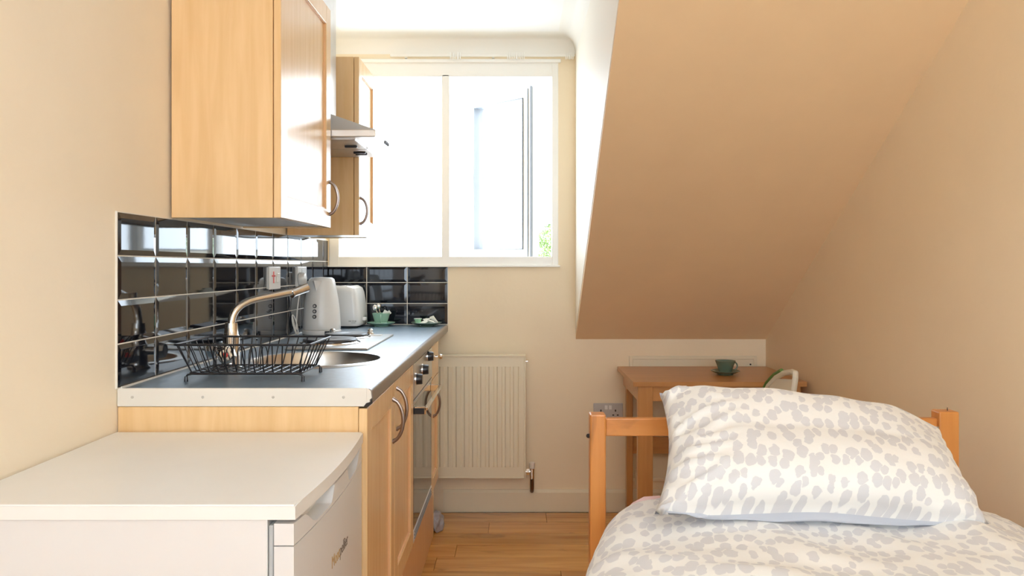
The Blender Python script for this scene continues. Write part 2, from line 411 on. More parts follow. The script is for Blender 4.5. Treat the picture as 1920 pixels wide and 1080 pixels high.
# ------------------------------------------------------------------ tiles (children of the walls they line)
def tile_mesh(wd, hg, rise=.0017):
    """bevelled metro tile lying in the local xz plane, front towards -y"""
    bm = bmesh.new(); t0, t1, e = .0027, .0037+rise, .013
    o = [(0, 0), (wd, 0), (wd, hg), (0, hg)]; i = [(e, e), (wd-e, e), (wd-e, hg-e), (e, hg-e)]
    A = [bm.verts.new((x, 0, z)) for x, z in o]; B = [bm.verts.new((x, -t0-.001, z)) for x, z in o]; Cc = [bm.verts.new((x, -t1, z)) for x, z in i]
    bm.faces.new(list(reversed(A)))
    for k in range(4):
        j = (k+1) % 4
        bm.faces.new((A[k], A[j], B[j], B[k])); bm.faces.new((B[k], B[j], Cc[j], Cc[k]))
    bm.faces.new(Cc); bmesh.ops.recalc_face_normals(bm, faces=bm.faces)
    me = bpy.data.meshes.new('tile'); bm.to_mesh(me); bm.free(); me.materials.append(M['tile']); return me
TW, TH, G = .2025, .1035, .0032
def put_tile(me, loc, rz, parent):
    o = bpy.data.objects.new('tile', me); COL.objects.link(o); o.parent = parent; o.location = loc
    o.rotation_euler = (random.uniform(-.0012, .0012), 0, rz+random.uniform(-.0010, .0010)); return o
MB().box(LX, LX+.0050, 1.906, BY, WT, WT+4*TH+.002).build('grout', M['grout'], wl)
full = tile_mesh(TW-G, TH-G)
y = 1.908
Ylast = None
while y < BY-.02:
    L_ = min(TW-G, BY-.004-y); me = full if L_ > TW-G-.001 else (Ylast or tile_mesh(L_, TH-G))
    if me is not full: Ylast = me
    for r_ in range(4): put_tile(me, (LX+.0018, y, WT+.001+G/2+r_*TH), PI/2, wl)
    y += TW
MB().box(LX+.002, -.337, BY-.0050, BY, WT, 1.2115).build('grout', M['grout'], wb)
top_h = 1.2095-(WT+.001+G/2+2*TH); topm = tile_mesh(TW-.002-G, top_h, .0012)
bfull = tile_mesh(TW-.002-G, TH-G, .0012)
x = -.340-(TW-.002)+G
for c_ in range(3):
    for r_ in range(3): put_tile(topm if r_ == 2 else bfull, (x, BY-.0018, WT+.001+G/2+r_*TH), 0, wb)
    x -= TW-.002

# ------------------------------------------------------------------ kitchen: doors and handles
def bow_handle(parent, x, y, z, length, bow, vertical=True, r=.0052, dy=0, mat='pewter'):
    pts = []
    for i in range(15):
        t = -1+2*i/14
        d = bow*(1-t*t)**.6 if abs(t) < 1 else 0
        pts.append((x+d, y, z+t*length/2) if vertical else (x+d, y+t*length/2, z))
    rr = [r*(1.25 if i in (0, 14) else 1) for i in range(15)]
    return MB().tube(pts, rr, 10).build('handle', M[mat], parent, smooth=True)
def door(parent, xf, y0, y1, z0, z1, st=.062, tk=.02, name='door', grooves=True):
    b = MB(); x0 = xf-tk
    b.box(x0, xf, y0, y0+st, z0, z1, .0015, 1); b.box(x0, xf, y1-st, y1, z0, z1, .0015, 1)
    b.box(x0, xf, y0+st, y1-st, z0, z0+st, .0015, 1); b.box(x0, xf, y0+st, y1-st, z1-st, z1, .0015, 1)
    d = b.build(name, M['beech'], parent)
    MB().box(x0+.003, xf-.009, y0+st-.002, y1-st+.002, z0+st-.002, z1-st+.002).build('door_panel', M['beech'], d)
    if grooves:
        b = MB(); e = .0035
        for (a, c, f, g) in ((y0+st, y0+st+e, z0+st, z1-st), (y1-st-e, y1-st, z0+st, z1-st), (y0+st, y1-st, z0+st, z0+st+e), (y0+st, y1-st, z1-st-e, z1-st)):
            b.box(xf-.0095, xf-.004, a, c, f, g)
        b.build('panel_bead', M['beech_edge'], d)
    return d
# wall cabinet near
def wall_cabinet(label, y0, y1, z0, z1, xf, handle_y, hl):
    t = thing('wall_cabinet', label, 'cabinet', (LX+.0, y0, z0))
    xb = xf-.022
    MB().box(LX+.008, xb, y0, y0+.018, z0, z1, .0008, 1).build('side_panel', M['beech'], t)
    MB().box(LX+.008, xb, y1-.018, y1, z0, z1, .0008, 1).build('side_panel', M['beech'], t)
    MB().box(LX+.008, xb-.001, y0+.018, y1-.018, z0+.004, z0+.02).build('bottom_panel', M['carcass_white'], t)
    MB().box(LX+.008, xb-.001, y0+.018, y1-.018, z1-.018, z1).build('top_panel', M['beech'], t)
    MB().box(LX+.008, LX+.012, y0+.018, y1-.018, z0+.02, z1-.018).build('back_panel', M['carcass_white'], t)
    d = door(t, xf, y0+.001, y1-.002, z0, z1)
    bow_handle(d, xf-.001, handle_y, z0+.10, hl, .030)
    return t
wall_cabinet('large beech wall cabinet nearest the camera, its plain side panel facing us', 2.198, 2.79, 1.342, 2.085, -.634, 2.765, .112)
wall_cabinet('beech wall cabinet beyond the cooker hood, next to the window', 3.31, 3.70, 1.338, 2.062, -.638, 3.335, .108)

# cooker hood
h = thing('cooker_hood', 'silver grey canopy cooker hood between the two wall cabinets', 'hood', (LX, 2.80, 1.655))
hx, hy0, hy1, hz = -.483, 2.797, 3.303, 1.655
MB().box(LX+.008, hx, hy0, hy1, hz, hz+.026, .003).build('rim', M['steel'], h)
cx0, cx1, cy0, cy1 = LX+.008, -.70, 2.93, 3.17
MB().hexa([(LX+.008, hy0+.003, hz+.026), (hx-.003, hy0+.003, hz+.026), (hx-.003, hy1-.003, hz+.026), (LX+.008, hy1-.003, hz+.026),
           (cx0, cy0, hz+.115), (cx1, cy0, hz+.115), (cx1, cy1, hz+.115), (cx0, cy1, hz+.115)]).build('canopy', M['hood'], h)
MB().box(cx0, cx1, cy0, cy1, hz+.112, CZ-.004, .002).build('chimney', M['steel'], h)
MB().box(LX+.05, hx-.075, hy0+.03, 3.045, hz-.006, hz+.002, .002).build('grease_filter', M['hood'], h)
MB().box(LX+.05, hx-.075, 3.055, hy1-.03, hz-.006, hz+.002, .002).build('grease_filter', M['hood'], h)
for yy in (2.96, 3.12, 3.16): MB().box(hx-.14, hx-.095, yy, yy+.012, hz-.013, hz-.005, .002).build('filter_latch', M['black'], h)
for k in range(3): MB().lathe([(.006, 0), (.006, .006), (.004, .007)], (hx-.001, 3.0+k*.03, hz+.013), axis=0, n=12).build('button', M['gasket'], h)

# ------------------------------------------------------------------ worktop with the sink cut-out
XF = -.338
WY0 = 1.918
wk = thing('worktop', 'slate blue laminate worktop along the left wall, pale strip on its near end', 'worktop', (LX, WY0, WT-.04))
SC_, SR = (-.612, 2.50), .212
bm = bmesh.new()
xs0, xs1 = LX+.0065, XF-.012
def rect_loop(z):
    pts = [(xs0, WY0), (xs1, WY0), (xs1, BY-.007), (xs0, BY-.007)]
    v = [bm.verts.new((p[0], p[1], z)) for p in pts]; return v, [bm.edges.new((v[i], v[(i+1) % 4])) for i in range(4)]
def circ_loop(z, n=48):
    v = [bm.verts.new((SC_[0]+(SR-.008)*math.cos(2*PI*i/n), SC_[1]+(SR-.008)*math.sin(2*PI*i/n), z)) for i in range(n)]
    return v, [bm.edges.new((v[i], v[(i+1) % n])) for i in range(n)]
LO = []
for z in (WT-.04, WT):
    rv, re = rect_loop(z); cv, ce = circ_loop(z)
    bmesh.ops.triangle_fill(bm, use_beauty=True, edges=re+ce); LO.append((rv, cv))
for a, c in zip(LO[0], LO[1]):
    for i in range(len(a)):
        j = (i+1) % len(a); bm.faces.new((a[i], a[j], c[j], c[i]))
b = MB(); b.bm.free(); b.bm = bm
b.build('slab', M['worktop'], wk)
# post-formed front edge
pf = [(xs1, WT-.04), (xs1, WT)]+[(xs1+.0+.012*math.sin(a), WT-.012+.012*math.cos(a)) for a in [PI/2*i/6 for i in range(1, 7)]]
pf += [(xs1+.012-.01*(1-math.cos(a)), WT-.03-.01*math.sin(a)) for a in [PI/2*i/5 for i in range(6)]]
MB().prism(pf, 1, WY0, BY-.007).build('front_edge', M['worktop_edge_reflect_tint'], wk, smooth=True, angle=50)
es = MB(); es.box(LX+.001, XF-.012, WY0-.005, WY0, WT-.042, WT+.001, .001, 1)
es.prism([(XF-.012, WT+.001), (XF-.003, WT-.006), (XF-.001, WT-.022), (XF-.006, WT-.026), (XF-.005, WT-.033), (XF-.012, WT-.035)], 1, WY0-.005, WY0)
st = es.build('end_strip', M['strip'], wk)
for xx in (248, 380, 512, 644):
    X = (xx-968)/800; MB().lathe([(.0032, 0), (.0032, -.0012), (.002, -.002)], (X, WY0-.005, WT-.02), axis=1, n=10).build('screw', M['grey_metal_shade'], st)
MB().prism([(XF-.014, WT-.034), (XF-.004, WT-.031), (XF-.001, WT-.024), (XF+.001, WT-.034), (XF-.010, WT-.043), (XF-.02, WT-.0425)], 1, WY0-.0062, WY0-.002).build('chipped_edge', M['hole'], st, label='dark chipped corner of the strip')
# sealant line at tiles
MB().box(LX+.0070, LX+.011, WY0, BY-.007, WT, WT+.004).build('sealant', M['grout'], wk)

# ------------------------------------------------------------------ base units
ZB, ZT = .262, WT-.043
xd = -.350
def base_unit(label, y0, y1, near_panel_full=False):
    t = thing('base_cabinet', label, 'cabinet', (LX, y0, 0))
    z0 = 0 if near_panel_full else ZB-.018
    MB().box(LX+.002, xd-.021, y0, y0+.018, z0, ZT, .0008, 1).build('side_panel', M['beech'], t)
    MB().box(LX+.002, xd-.021, y1-.018, y1, 0 if not near_panel_full else ZB-.018, ZT).build('side_panel', M['beech'], t)
    MB().box(LX+.002, xd-.021, y0+.018, y1-.018, ZB-.018, ZB).build('bottom_panel', M['carcass_white'], t)
    return t
WYb = WY0-.003
sb = base_unit('wide beech sink base cabinet with two doors, nearest the fridge', WYb, 2.775, True)
d = door(sb, xd, WYb, 2.345, ZB+.002, ZT-.004); bow_handle(d, xd-.001, 2.310, .775, .122, .031)
d = door(sb, xd, 2.349, 2.773, ZB+.002, ZT-.004); bow_handle(d, xd-.001, 2.385, .795, .122, .031)
nb = base_unit('narrow beech base cabinet with a small drawer, farthest along the worktop', 3.375, 3.665)
b = MB().box(xd-.02, xd, 3.377, 3.663, .738, ZT-.004, .0015, 1); dw = b.build('drawer', M['beech'], nb)
MB().lathe([(.006, 0), (.005, .012), (.012, .022), (.009, .03), (.002, .034)], (xd, 3.52, .822), axis=0, n=16).build('knob', M['chrome'], dw, smooth=True)
d = door(nb, xd, 3.377, 3.663, ZB+.002, .733, st=.055); bow_handle(d, xd-.001, 3.42, .640, .118, .031)
# plinth
pl_ = MB().box(xd-.038, xd-.022, WYb+.019, 3.646, .001, ZB-.019, .001, 1).build('plinth', M['beech_edge'])
setp(pl_, 'long beech plinth board running along the floor under the base cabinets', 'plinth')
# oven
ov = thing('built_in_oven', 'built-in electric oven with silver control panel and dark glass door under the hob', 'oven', (LX+.05, 2.78, ZB))
MB().box(LX+.08, xd-.022, 2.782, 3.37, ZB+.004, ZT-.002).build('body', M['hood'], ov)
MB().box(xd-.021, xd+.002, 2.779, 3.371, .756, ZT-.003, .002).build('control_panel', M['steel'], ov)
for yy, kz in ((2.83, .820), (3.03, .828), (3.205, .858)):
    k = MB().lathe([(.019, 0), (.018, .02), (.016, .023)], (xd+.002, yy, kz), axis=0, n=20).build('knob', M['black'], ov, smooth=True)
    MB().lathe([(.021, 0), (.021, .003)], (xd+.002, yy, kz), axis=0, n=20).build('knob_ring', M['chrome'], k, smooth=True)
dr = MB().box(xd-.021, xd, 2.779, 3.371, .312, .75, .002).build('door', M['oven_glass'], ov)
MB().box(xd-.021, xd+.0015, 2.779, 3.371, .738, .751, .001).build('door_trim', M['steel'], dr)
MB().box(xd+.034, xd+.046, 2.80, 3.35, .716, .728, .002).box(xd, xd+.04, 2.80, 2.818, .703, .728, .001).box(xd, xd+.04, 3.332, 3.35, .703, .728, .001).build('handle', M['chrome'], dr)
MB().box(xd+.0005, xd+.0345, 2.799, 2.8005, .704, .7245).build('handle_cap', M['black'], dr)
MB().box(xd-.021, xd+.0, 2.779, 3.371, ZB+.004, .308, .002).build('lower_trim', M['fridge'], ov)
b = MB()
for k in range(3): b.box(xd, xd+.002, 2.80, 3.35, ZB+.014+k*.011, ZB+.018+k*.011)
b.build('vent_slots', M['gasket'], ov)

# ------------------------------------------------------------------ sink
sk = thing('round_sink', 'round stainless steel sink bowl set into the worktop behind the dish rack', 'sink', (SC_[0], SC_[1], WT-.16))
pr = [(.0, WT-.160), (.03, WT-.160), (.15, WT-.155), (.178, WT-.135), (.186, WT-.05), (.189, WT-.006), (.193, WT+.0045), (.2, WT+.006), (SR-.001, WT+.0045), (SR+.006, WT+.0004), (SR-.010, WT-.0), (.195, WT-.004), (.192, WT-.05), (.184, WT-.14), (.152, WT-.161), (.0, WT-.166)]
MB().lathe([(r, z-WT) for r, z in pr], (SC_[0], SC_[1], WT), n=64).build('bowl', M['steel'], sk, smooth=True, angle=50)
MB().lathe([(.0, .004), (.03, .004), (.042, .006), (.045, .003), (.045, 0)], (SC_[0], SC_[1], WT-.158), n=28).build('drain', M['chrome'], sk, smooth=True)
# tap
tp = thing('mixer_tap', 'tall chrome mixer tap with long angled spout rising behind the dish rack', 'tap', (-.80, 2.29, WT))
MB().lathe([(.030, 0), (.030, .006), (.024, .012), (.022, .05), (.024, .09), (.020, .095), (.017, .12), (.0165, .128)], (-.80, 2.29, WT), n=28).build('body', M['chrome'], tp, smooth=True)
p0 = Vector((-.80, 2.29, 1.045)); e0 = Vector((-.651, 2.456, 1.139)); e1 = Vector((-.624, 2.488, 1.152))
pts = [(-.80, 2.29, WT+.12), p0]
crn = Vector((-.80, 2.29, 1.105)); q = crn.lerp(Vector(e0), .36)
for i in range(1, 11):
    t = i/10; pts.append(p0*(1-t)**2+crn*2*t*(1-t)+q*t*t)
pts += [e0-(e0-q).normalized()*.02]
MB().tube(pts, .0105, 16).build('spout', M['chrome'], tp, smooth=True)
dv = (e1-e0).normalized()
e0b = e0-dv*.03
MB().tube([e0b-dv*.002, e0b, e0b+dv*.004, e0b+dv*.006, e0b+dv*.056, e0b+dv*.058], [.0135, .0138, .0138, .0128, .0138, .010], 16).build('spout_nozzle', M['chrome'], tp, smooth=True)
kn = MB().lathe([(.004, .0), (.014, -.002), (.024, -.006), (.026, -.014), (.024, -.026), (.018, -.03)][::-1], (-.796, 2.262, WT+.042), axis=1, n=8).build('valve_knob', M['chrome'], tp, smooth=True, angle=25)
MB().lathe([(.0075, 0), (.0075, -.0015)], (-.796, 2.2315, WT+.044), axis=1, n=16).build('hot_dot', M['red'], kn, label='red temperature dot')
MB().tube([(-.80, 2.29, WT+.05), (-.84, 2.30, WT+.05)], .012, 14).build('side_lever', M['chrome'], tp, smooth=True)
MB().lathe([(.019, 0), (.022, .012), (.022, .022), (.016, .026)][::-1], (-.87, 2.30, WT+.05), axis=0, n=8).build('valve_knob', M['chrome'], tp, smooth=True, angle=25)

# ------------------------------------------------------------------ dish rack
rk = thing('dish_rack', 'black wire dish rack standing on the near end of the worktop', 'dish rack', (-.67, 2.12, WT))
zt, zb, zl = WT+.094, WT+.020, WT
TX0, TX1, TY0, TY1 = -.842, -.508, 2.00, 2.245
BX0, BX1, BY0, BY1 = -.818, -.535, 2.035, 2.212
def rrect(x0, x1, y0, y1, z, r=.015):
    p = []
    for (cx, cy, a) in ((x1-r, y0+r, -PI/2), (x1-r, y1-r, 0), (x0+r, y1-r, PI/2), (x0+r, y0+r, PI)):
        p += arc((cx, cy, z), r, a, a+PI/2, 4, 'xy')
    return p
MB().tube(rrect(TX0, TX1, TY0, TY1, zt), .0028, 8, True).build('top_rim', M['black_wire'], rk, smooth=True)
MB().tube(rrect(BX0, BX1, BY0, BY1, zb), .0020, 8, True).build('bottom_rim', M['black_wire'], rk, smooth=True)
for k in range(13):
    t = k/12; xb_ = BX0+.006+(BX1-BX0-.012)*t; xt = TX0+.014+(TX1-TX0-.028)*t
    MB().tube([(xt, TY0, zt), (xb_, BY0+.004, zb+.004), (xb_, BY0+.012, zb), (xb_, BY1-.012, zb), (xb_, BY1-.004, zb+.004), (xt, TY1, zt)], .00165, 6).build('wire', M['black_wire'], rk)
for k in range(6):
    t = k/5; yb = BY0+.01+(BY1-BY0-.02)*t; yt = TY0+.02+(TY1-TY0-.04)*t
    MB().tube([(TX0, yt, zt), (BX0+.004, yb, zb+.002), (BX0+.02, yb, zb-.001), (BX1-.02, yb, zb-.001), (BX1-.004, yb, zb+.002), (TX1, yt, zt)], .0016, 6).build('wire', M['black_wire'], rk)
for k in range(5):   # plate loops
    xx = -.775+k*.030
    MB().tube([(xx, 2.09, zb)]+arc((xx, 2.12, zb+.03), .03, PI, 0, 8, 'yz')[0:]+[(xx, 2.15, zb)], .0015, 6).build('plate_loop', M['black_wire'], rk)
for yy, s_ in ((BY0-.003, 1), (BY1+.003, -1)):
    f = MB().tube([(BX0-.004, yy, zl+.006), (BX0-.004, yy, zb-.008), (BX0+.000, yy, zb-.003), (BX0+.010, yy, zb-.001), (BX1-.010, yy, zb-.001), (BX1, yy, zb-.003), (BX1+.004, yy, zb-.008), (BX1+.004, yy, zl+.006)], .0026, 8).build('foot_rail', M['black_wire'], rk, smooth=True)
    for xx in (BX0-.004, BX1+.004):
        MB().tube([(xx, yy, zl), (xx, yy, zl+.013)], [.0048, .004], 10).build('rubber_foot', M['black'], f)

# ------------------------------------------------------------------ hob
hb = thing('electric_hob', 'two-ring steel electric hob set in the worktop beyond the sink', 'hob', (-.65, 3.05, WT))
HX0, HX1, HY0, HY1 = -.793, -.508, 2.79, 3.385
MB().box(HX0, HX1, HY0, HY1, WT, WT+.007, .004).build('tray', M['steel'], hb)
for (cx, cy, r) in ((-.684, 3.00, .098), (-.674, 3.235, .084)):
    pw = MB().lathe([(r+.012, .0), (r+.012, .003), (r, .009), (r-.004, .009)], (cx, cy, WT+.006), n=40).build('ring', M['chrome'], hb, smooth=True)
    MB().lathe([(r-.002, .0), (r, .012), (r-.004, .016), (.028, .016), (.024, .0145), (.0, .0145)], (cx, cy, WT+.007), n=40).build('hotplate', M['cast'], hb, smooth=True, label='dark solid hotplate')
for (cx, cy) in ((-.60, 3.352), (-.755, 3.352)):
    MB().lathe([(.016, 0), (.015, .006), (.011, .012), (.012, .020), (.007, .025)], (cx, cy, WT+.007), n=16).build('control_knob', M['chrome'], hb, smooth=True)
MB().box(-.595, -.545, 3.29, 3.33, WT+.004, WT+.0105, .003).build('badge_plate', M['strip'], hb)

# ------------------------------------------------------------------ kettle
kx, ky = -.826, 3.465
kt = thing('kettle', 'white jug kettle with three round dark dials on its front, beside the tap spout', 'kettle', (kx, ky, WT))
MB().lathe([(.078, 0), (.081, .004), (.081, .016), (.078, .020)], (kx, ky, WT), n=40).build('power_base', M['white_plastic'], kt, smooth=True)
body = [(.077, .021), (.0795, .026), (.079, .05), (.0755, .10), (.069, .15), (.061, .195), (.056, .222), (.052, .233), (.043, .2395), (.0, .242)]
bmk = MB().lathe(body, (kx, ky, WT), n=40)
bmk.build('body', M['white_plastic'], kt, smooth=True)
sp = MB(); # v-shaped spout facing the camera
tz = WT+.222
v = [(kx-.034, ky-.036, tz+.004), (kx+.022, ky-.045, tz+.004), (kx-.012, ky-.086, tz+.006), (kx-.008, ky-.058, tz-.048), (kx-.024, ky-.03, tz-.03), (kx+.024, ky-.03, tz-.03)]
vv = [sp.bm.verts.new(p) for p in v]
for f in ((0, 1, 2), (0, 2, 3), (2, 1, 3), (0, 3, 1)): sp.bm.faces.new([vv[i] for i in f])
for i in (5, 4): sp.bm.verts.remove(vv[i])
sp.build('spout', M['white_plastic'], kt)
MB().tube([(kx-.004, ky+.040, WT+.222), (kx-.006, ky+.070, WT+.222), (kx-.009, ky+.098, WT+.20), (kx-.010, ky+.106, WT+.14), (kx-.009, ky+.098, WT+.08), (kx-.006, ky+.065, WT+.055)], [.012, .013, .012, .011, .011, .010], 10).build('handle', M['white_plastic'], kt, smooth=True)
for zz in (.078, .100, .122):
    r_ = .0785-(zz-.05)*.1
    dl = MB().lathe([(.0075, -.004), (.0085, -.002), (.0085, 0.004)], (kx-.012, ky-r_-.001, WT+zz), axis=1, n=18).build('dial', M['black'], kt, smooth=True)
    MB().lathe([(.0045, -.0015), (.0045, 0)], (kx-.012, ky-r_-.005, WT+zz), axis=1, n=14).build('dial_centre', M['grey_metal_shade'], dl)
MB().box(kx+.03, kx+.05, ky-.078, ky-.06, WT+.0, WT+.018, .002).build('switch_foot', M['black'], kt)
# toaster
ts = thing('toaster', 'white two-slice toaster standing end-on behind the kettle', 'toaster', (-.815, 3.80, WT))
tx0, tx1, ty0, ty1 = -.905, -.727, 3.785, 4.015
b = MB()
def ring(z, ins):
    return rrect(tx0+ins, tx1-ins, ty0+ins*.6, ty1-ins*.6, z, .03)
lv = [(WT+.010, .006), (WT+.02, .0), (WT+.06, .001), (WT+.12, .007), (WT+.165, .014), (WT+.185, .022), (WT+.196, .040)]
rings = [[b.bm.verts.new(p) for p in ring(z, i)] for z, i in lv]
for A, B_ in zip(rings, rings[1:]):
    n = len(A)
    for i in range(n): b.bm.faces.new((A[i], A[(i+1) % n], B_[(i+1) % n], B_[i]))
b.bm.faces.new(rings[0]); b.bm.faces.new(rings[-1])
b.build('body', M['white_plastic'], ts, smooth=True)
for xx in (-.845, -.80): MB().box(xx, xx+.022, 3.84, 3.97, WT+.190, WT+.1975).build('slot', M['hole'], ts)
MB().box(tx0+.02, tx1-.02, ty0+.02, ty1-.02, WT+.0, WT+.012, .002).build('foot_base', M['black'], ts)
MB().box(tx1-.002, tx1+.014, 3.86, 3.90, WT+.03, WT+.046, .004).build('lever', M['white_plastic'], ts)
b = MB(); 
for k, (a, c) in enumerate(((-.778, -.765), (-.762, -.752), (-.750, -.742))): b.box(a, c, ty0-.0006, ty0+.001, WT+.030+(k % 2)*.001, WT+.036)
b.box(-.765, -.746, ty0-.0006, ty0+.001, WT+.024, WT+.0265)
b.build('printed_mark', M['grey_metal_shade'], ts)

# ------------------------------------------------------------------ cups and saucers
def saucer(t, c, mat, r=.068):
    MB().lathe([(.0, .002), (.028, .002), (.030, .0), (.034, .0), (.036, .004), (r-.012, .011), (r, .018), (r-.002, .0195), (r-.014, .0135), (.036, .0075), (.0, .0065)], c, n=36).build('dish', mat, t, smooth=True)
def cup(name, label, c, mat, handle_ang, r=.043, h=.056):
    t = thing(name, label, 'cup', c)
    MB().lathe([(.0, .0), (.022, .0), (.026, .002), (.031, .015), (.038, .037), (r, h), (r-.0025, h), (.0355, .037), (.028, .016), (.022, .006), (.0, .005)], c, n=36).build('bowl', mat, t, smooth=True)
    pts = []
    for i in range(11):
        a = -1.15+2.5*i/10
        d = .035+.022*math.cos(a*1.05); z = h*.55+.019*math.sin(a*1.1)
        pts.append((c[0]+math.cos(handle_ang)*d, c[1]+math.sin(handle_ang)*d, c[2]+z))
    MB().tube(pts, .0034, 8).build('handle', mat, t, smooth=True)
    return t
s1 = thing('saucer', 'pale green saucer under the cup of teaspoons on the worktop', 'saucer', (-.650, 3.925, WT)); saucer(s1, (-.650, 3.925, WT), M['jade'])
c1 = cup('tea_cup', 'pale green cup holding teaspoons and sachets beside the toaster', (-.650, 3.925, WT+.0072), M['jade'], -PI/2+.12)
s2 = thing('saucer', 'green saucer heaped with white milk pots and sachets by the worktop corner', 'saucer', (-.432, 3.925, WT)); saucer(s2, (-.432, 3.925, WT), M['jade_dark'], .074)
s3 = thing('saucer', 'dark green saucer under the empty cup on the desk', 'saucer', (.948, 3.70, .721)); saucer(s3, (.948, 3.70, .721), M['jade_dark'], .066)
c3 = cup('tea_cup', 'dark green cup and handle standing on its saucer on the wooden desk', (.948, 3.70, .7282), M['jade_dark'], .15, .046, .056)
# spoons
for k, (a, bx, by, lab) in enumerate(((.55, -.020, -.004, 'steel teaspoon leaning furthest left in the green cup'), (.28, -.006, .010, 'steel teaspoon in the middle of the green cup'), (.42, -.012, -.014, 'steel teaspoon at the front of the green cup'))):
    t = thing('teaspoon', lab, 'spoon', (-.65, 3.925, WT+.02))
    base = Vector((-.648+.012-k*.006, 3.925+by*.5, WT+.017)); dirv = Vector((-math.sin(a), .10*k-.05, math.cos(a))).normalized()
    MB().tube([base, base+dirv*.045, base+dirv*.074], [.0016, .0014, .002], 8).build('handle', M['chrome'], t, smooth=True)
    tip = base+dirv*.082
    sb_ = MB(); bmesh.ops.create_uvsphere(sb_.bm, u_segments=14, v_segments=8, radius=.0105)
    for vtx in sb_.bm.verts: vtx.co = Vector((vtx.co.x, vtx.co.y*.45, vtx.co.z*1.15))+tip
    sb_.build('bowl', M['chrome'], t, smooth=True)
for k, (dx, dz, ry) in enumerate(((.014, .056, .5), (.026, .056, .9))):
    b = MB().box(-.009, .009, -.0015, .0015, -.022, .022, .001, 1)
    bmesh.ops.rotate(b.bm, verts=b.bm.verts, cent=(0, 0, 0), matrix=Matrix.Rotation(ry, 3, 'Y'))
    bmesh.ops.translate(b.bm, verts=b.bm.verts, vec=(-.65+dx, 3.925-.002+.010*k, WT+dz))
    o = b.build('sugar_sachet', M['paper']); setp(o, 'white paper sachet standing %s in the green cup of spoons' % ('right of the teaspoons' if k == 0 else 'against the right rim'), 'sachet')
# milk pots and sachets on the second saucer
def blob(name, c, s, mat, seed, sub=2, amp=.35):
    b = MB(); bmesh.ops.create_icosphere(b.bm, subdivisions=sub, radius=1.0)
    for v in b.bm.verts:
        k = 1+amp*noise.noise(v.co*1.7+Vector((seed, seed*2.1, 0)))
        v.co = Vector((c[0]+v.co.x*s[0]*k, c[1]+v.co.y*s[1]*k, c[2]+v.co.z*s[2]*k))
    return b
for k, (dx, dy, lab) in enumerate(((-.040, -.010, 'pale green topped milk pot at the left of the saucer'),)):
    t = thing('milk_pot', lab, 'milk pot', (-.432+dx, 3.925+dy, WT+.012))
    MB().lathe([(.011, 0), (.017, .022), (.0195, .023), (.0195, .0245), (.0, .025)], (-.432+dx, 3.925+dy, WT+.0115), n=18).build('pot', M['green_print'], t, smooth=True, label='pale green pot')
    MB().lathe([(.019, .0), (.019, .001)], (-.432+dx, 3.925+dy, WT+.0367), n=18).build('foil_lid', M['paper'], t)
for k, (dx, dy, dz, rz, ry, lab) in enumerate(((-.010, -.02, .020, .3, -.35, 'white sachet leaning against the milk pot'), (.012, .0, .026, -.4, .25, 'white sachet lying in the middle of the heap'),
        (.028, -.016, .022, .2, .35, 'white sachet at the right of the heap'), (.004, .02, .034, 1.0, -.2, 'white sachet on top of the heap at the back'), (.036, .014, .027, .8, .7, 'white sachet standing up at the right end of the heap'))):
    b = MB().box(-.024, .024, -.014, .014, -.0022, .0022, .0018, 2)
    bmesh.ops.rotate(b.bm, verts=b.bm.verts, cent=(0, 0, 0), matrix=Matrix.Rotation(rz, 3, 'Z') @ Matrix.Rotation(ry, 3, 'Y'))
    bmesh.ops.rotate(b.bm, verts=b.bm.verts, cent=(0, 0, 0), matrix=Matrix.Rotation(.4-.2*k, 3, 'X'))
    bmesh.ops.translate(b.bm, verts=b.bm.verts, vec=(-.432+dx, 3.925+dy, WT+dz))
    o = b.build('sachet', M['paper']); setp(o, lab, 'sachet')

# ------------------------------------------------------------------ sockets on the tiles
def wall_box(name, label, cat, y0, y1, z0, z1, x1):
    t = thing(name, label, cat, (LX+.006, y0, z0))
    MB().box(LX+.0062, x1-.006, y0+.002, y1-.002, z0+.002, z1-.002, .002).build('back_box', M['white_plastic'], t)
    MB().box(x1-.006, x1, y0, y1, z0, z1, .0025).build('face_plate', M['white_plastic'], t)
    return t
t = wall_box('cooker_switch', 'white cooker switch on the black tiles with a red mark, nearest the camera', 'switch', 3.035, 3.18, 1.124, 1.210, -.918)
MB().box(-.918, -.9165, 3.082, 3.092, 1.148, 1.192).box(-.918, -.9165, 3.066, 3.108, 1.172, 1.178).build('red_mark', M['red'], t, label='red cross-shaped mark')
MB().box(-.918, -.913, 3.125, 3.150, 1.150, 1.185, .002).build('rocker', M['white_plastic'], t)
t = wall_box('double_socket', 'white wall socket on the black tiles behind the kettle, a plug in it', 'socket', 3.43, 3.575, 1.124, 1.210, -.918)
MB().box(-.918, -.914, 3.485, 3.50, 1.185, 1.20, .001).build('rocker', M['white_plastic'], t)
t = thing('plug', 'white rounded plug in the wall socket with a cable hanging behind the kettle', 'plug', (-.918, 3.45, 1.16))
MB().lathe([(.026, .0), (.029, .003), (.029, .018), (.024, .026), (.015, .029), (.0, .03)], (-.9175, 3.45, 1.158), axis=0, n=24).build('plug_body', M['white_plastic'], t, smooth=True)
MB().tube([(-.905, 3.45, 1.135), (-.908, 3.448, 1.118), (-.911, 3.445, 1.108)], [.011, .008, .005], 10).build('cord_grip', M['white_plastic'], t, smooth=True)
cb = []
for i in range(60):
    s = i/59
    if s < .3:
        u = s/.3; p = Vector((-.911-.004*math.sin(u*2.5), 3.445-.06*u, 1.108-.165*u**1.3))
    else:
        u = (s-.3)/.7; a = u*2*PI*1.6
        p = Vector((-.915+.007*math.sin(a*1.0+1), 3.375+.022*math.cos(a), .972-.040*math.sin(a+.6)-.004*u))
        p.z = max(p.z, WT+.003)
    cb.append(p)
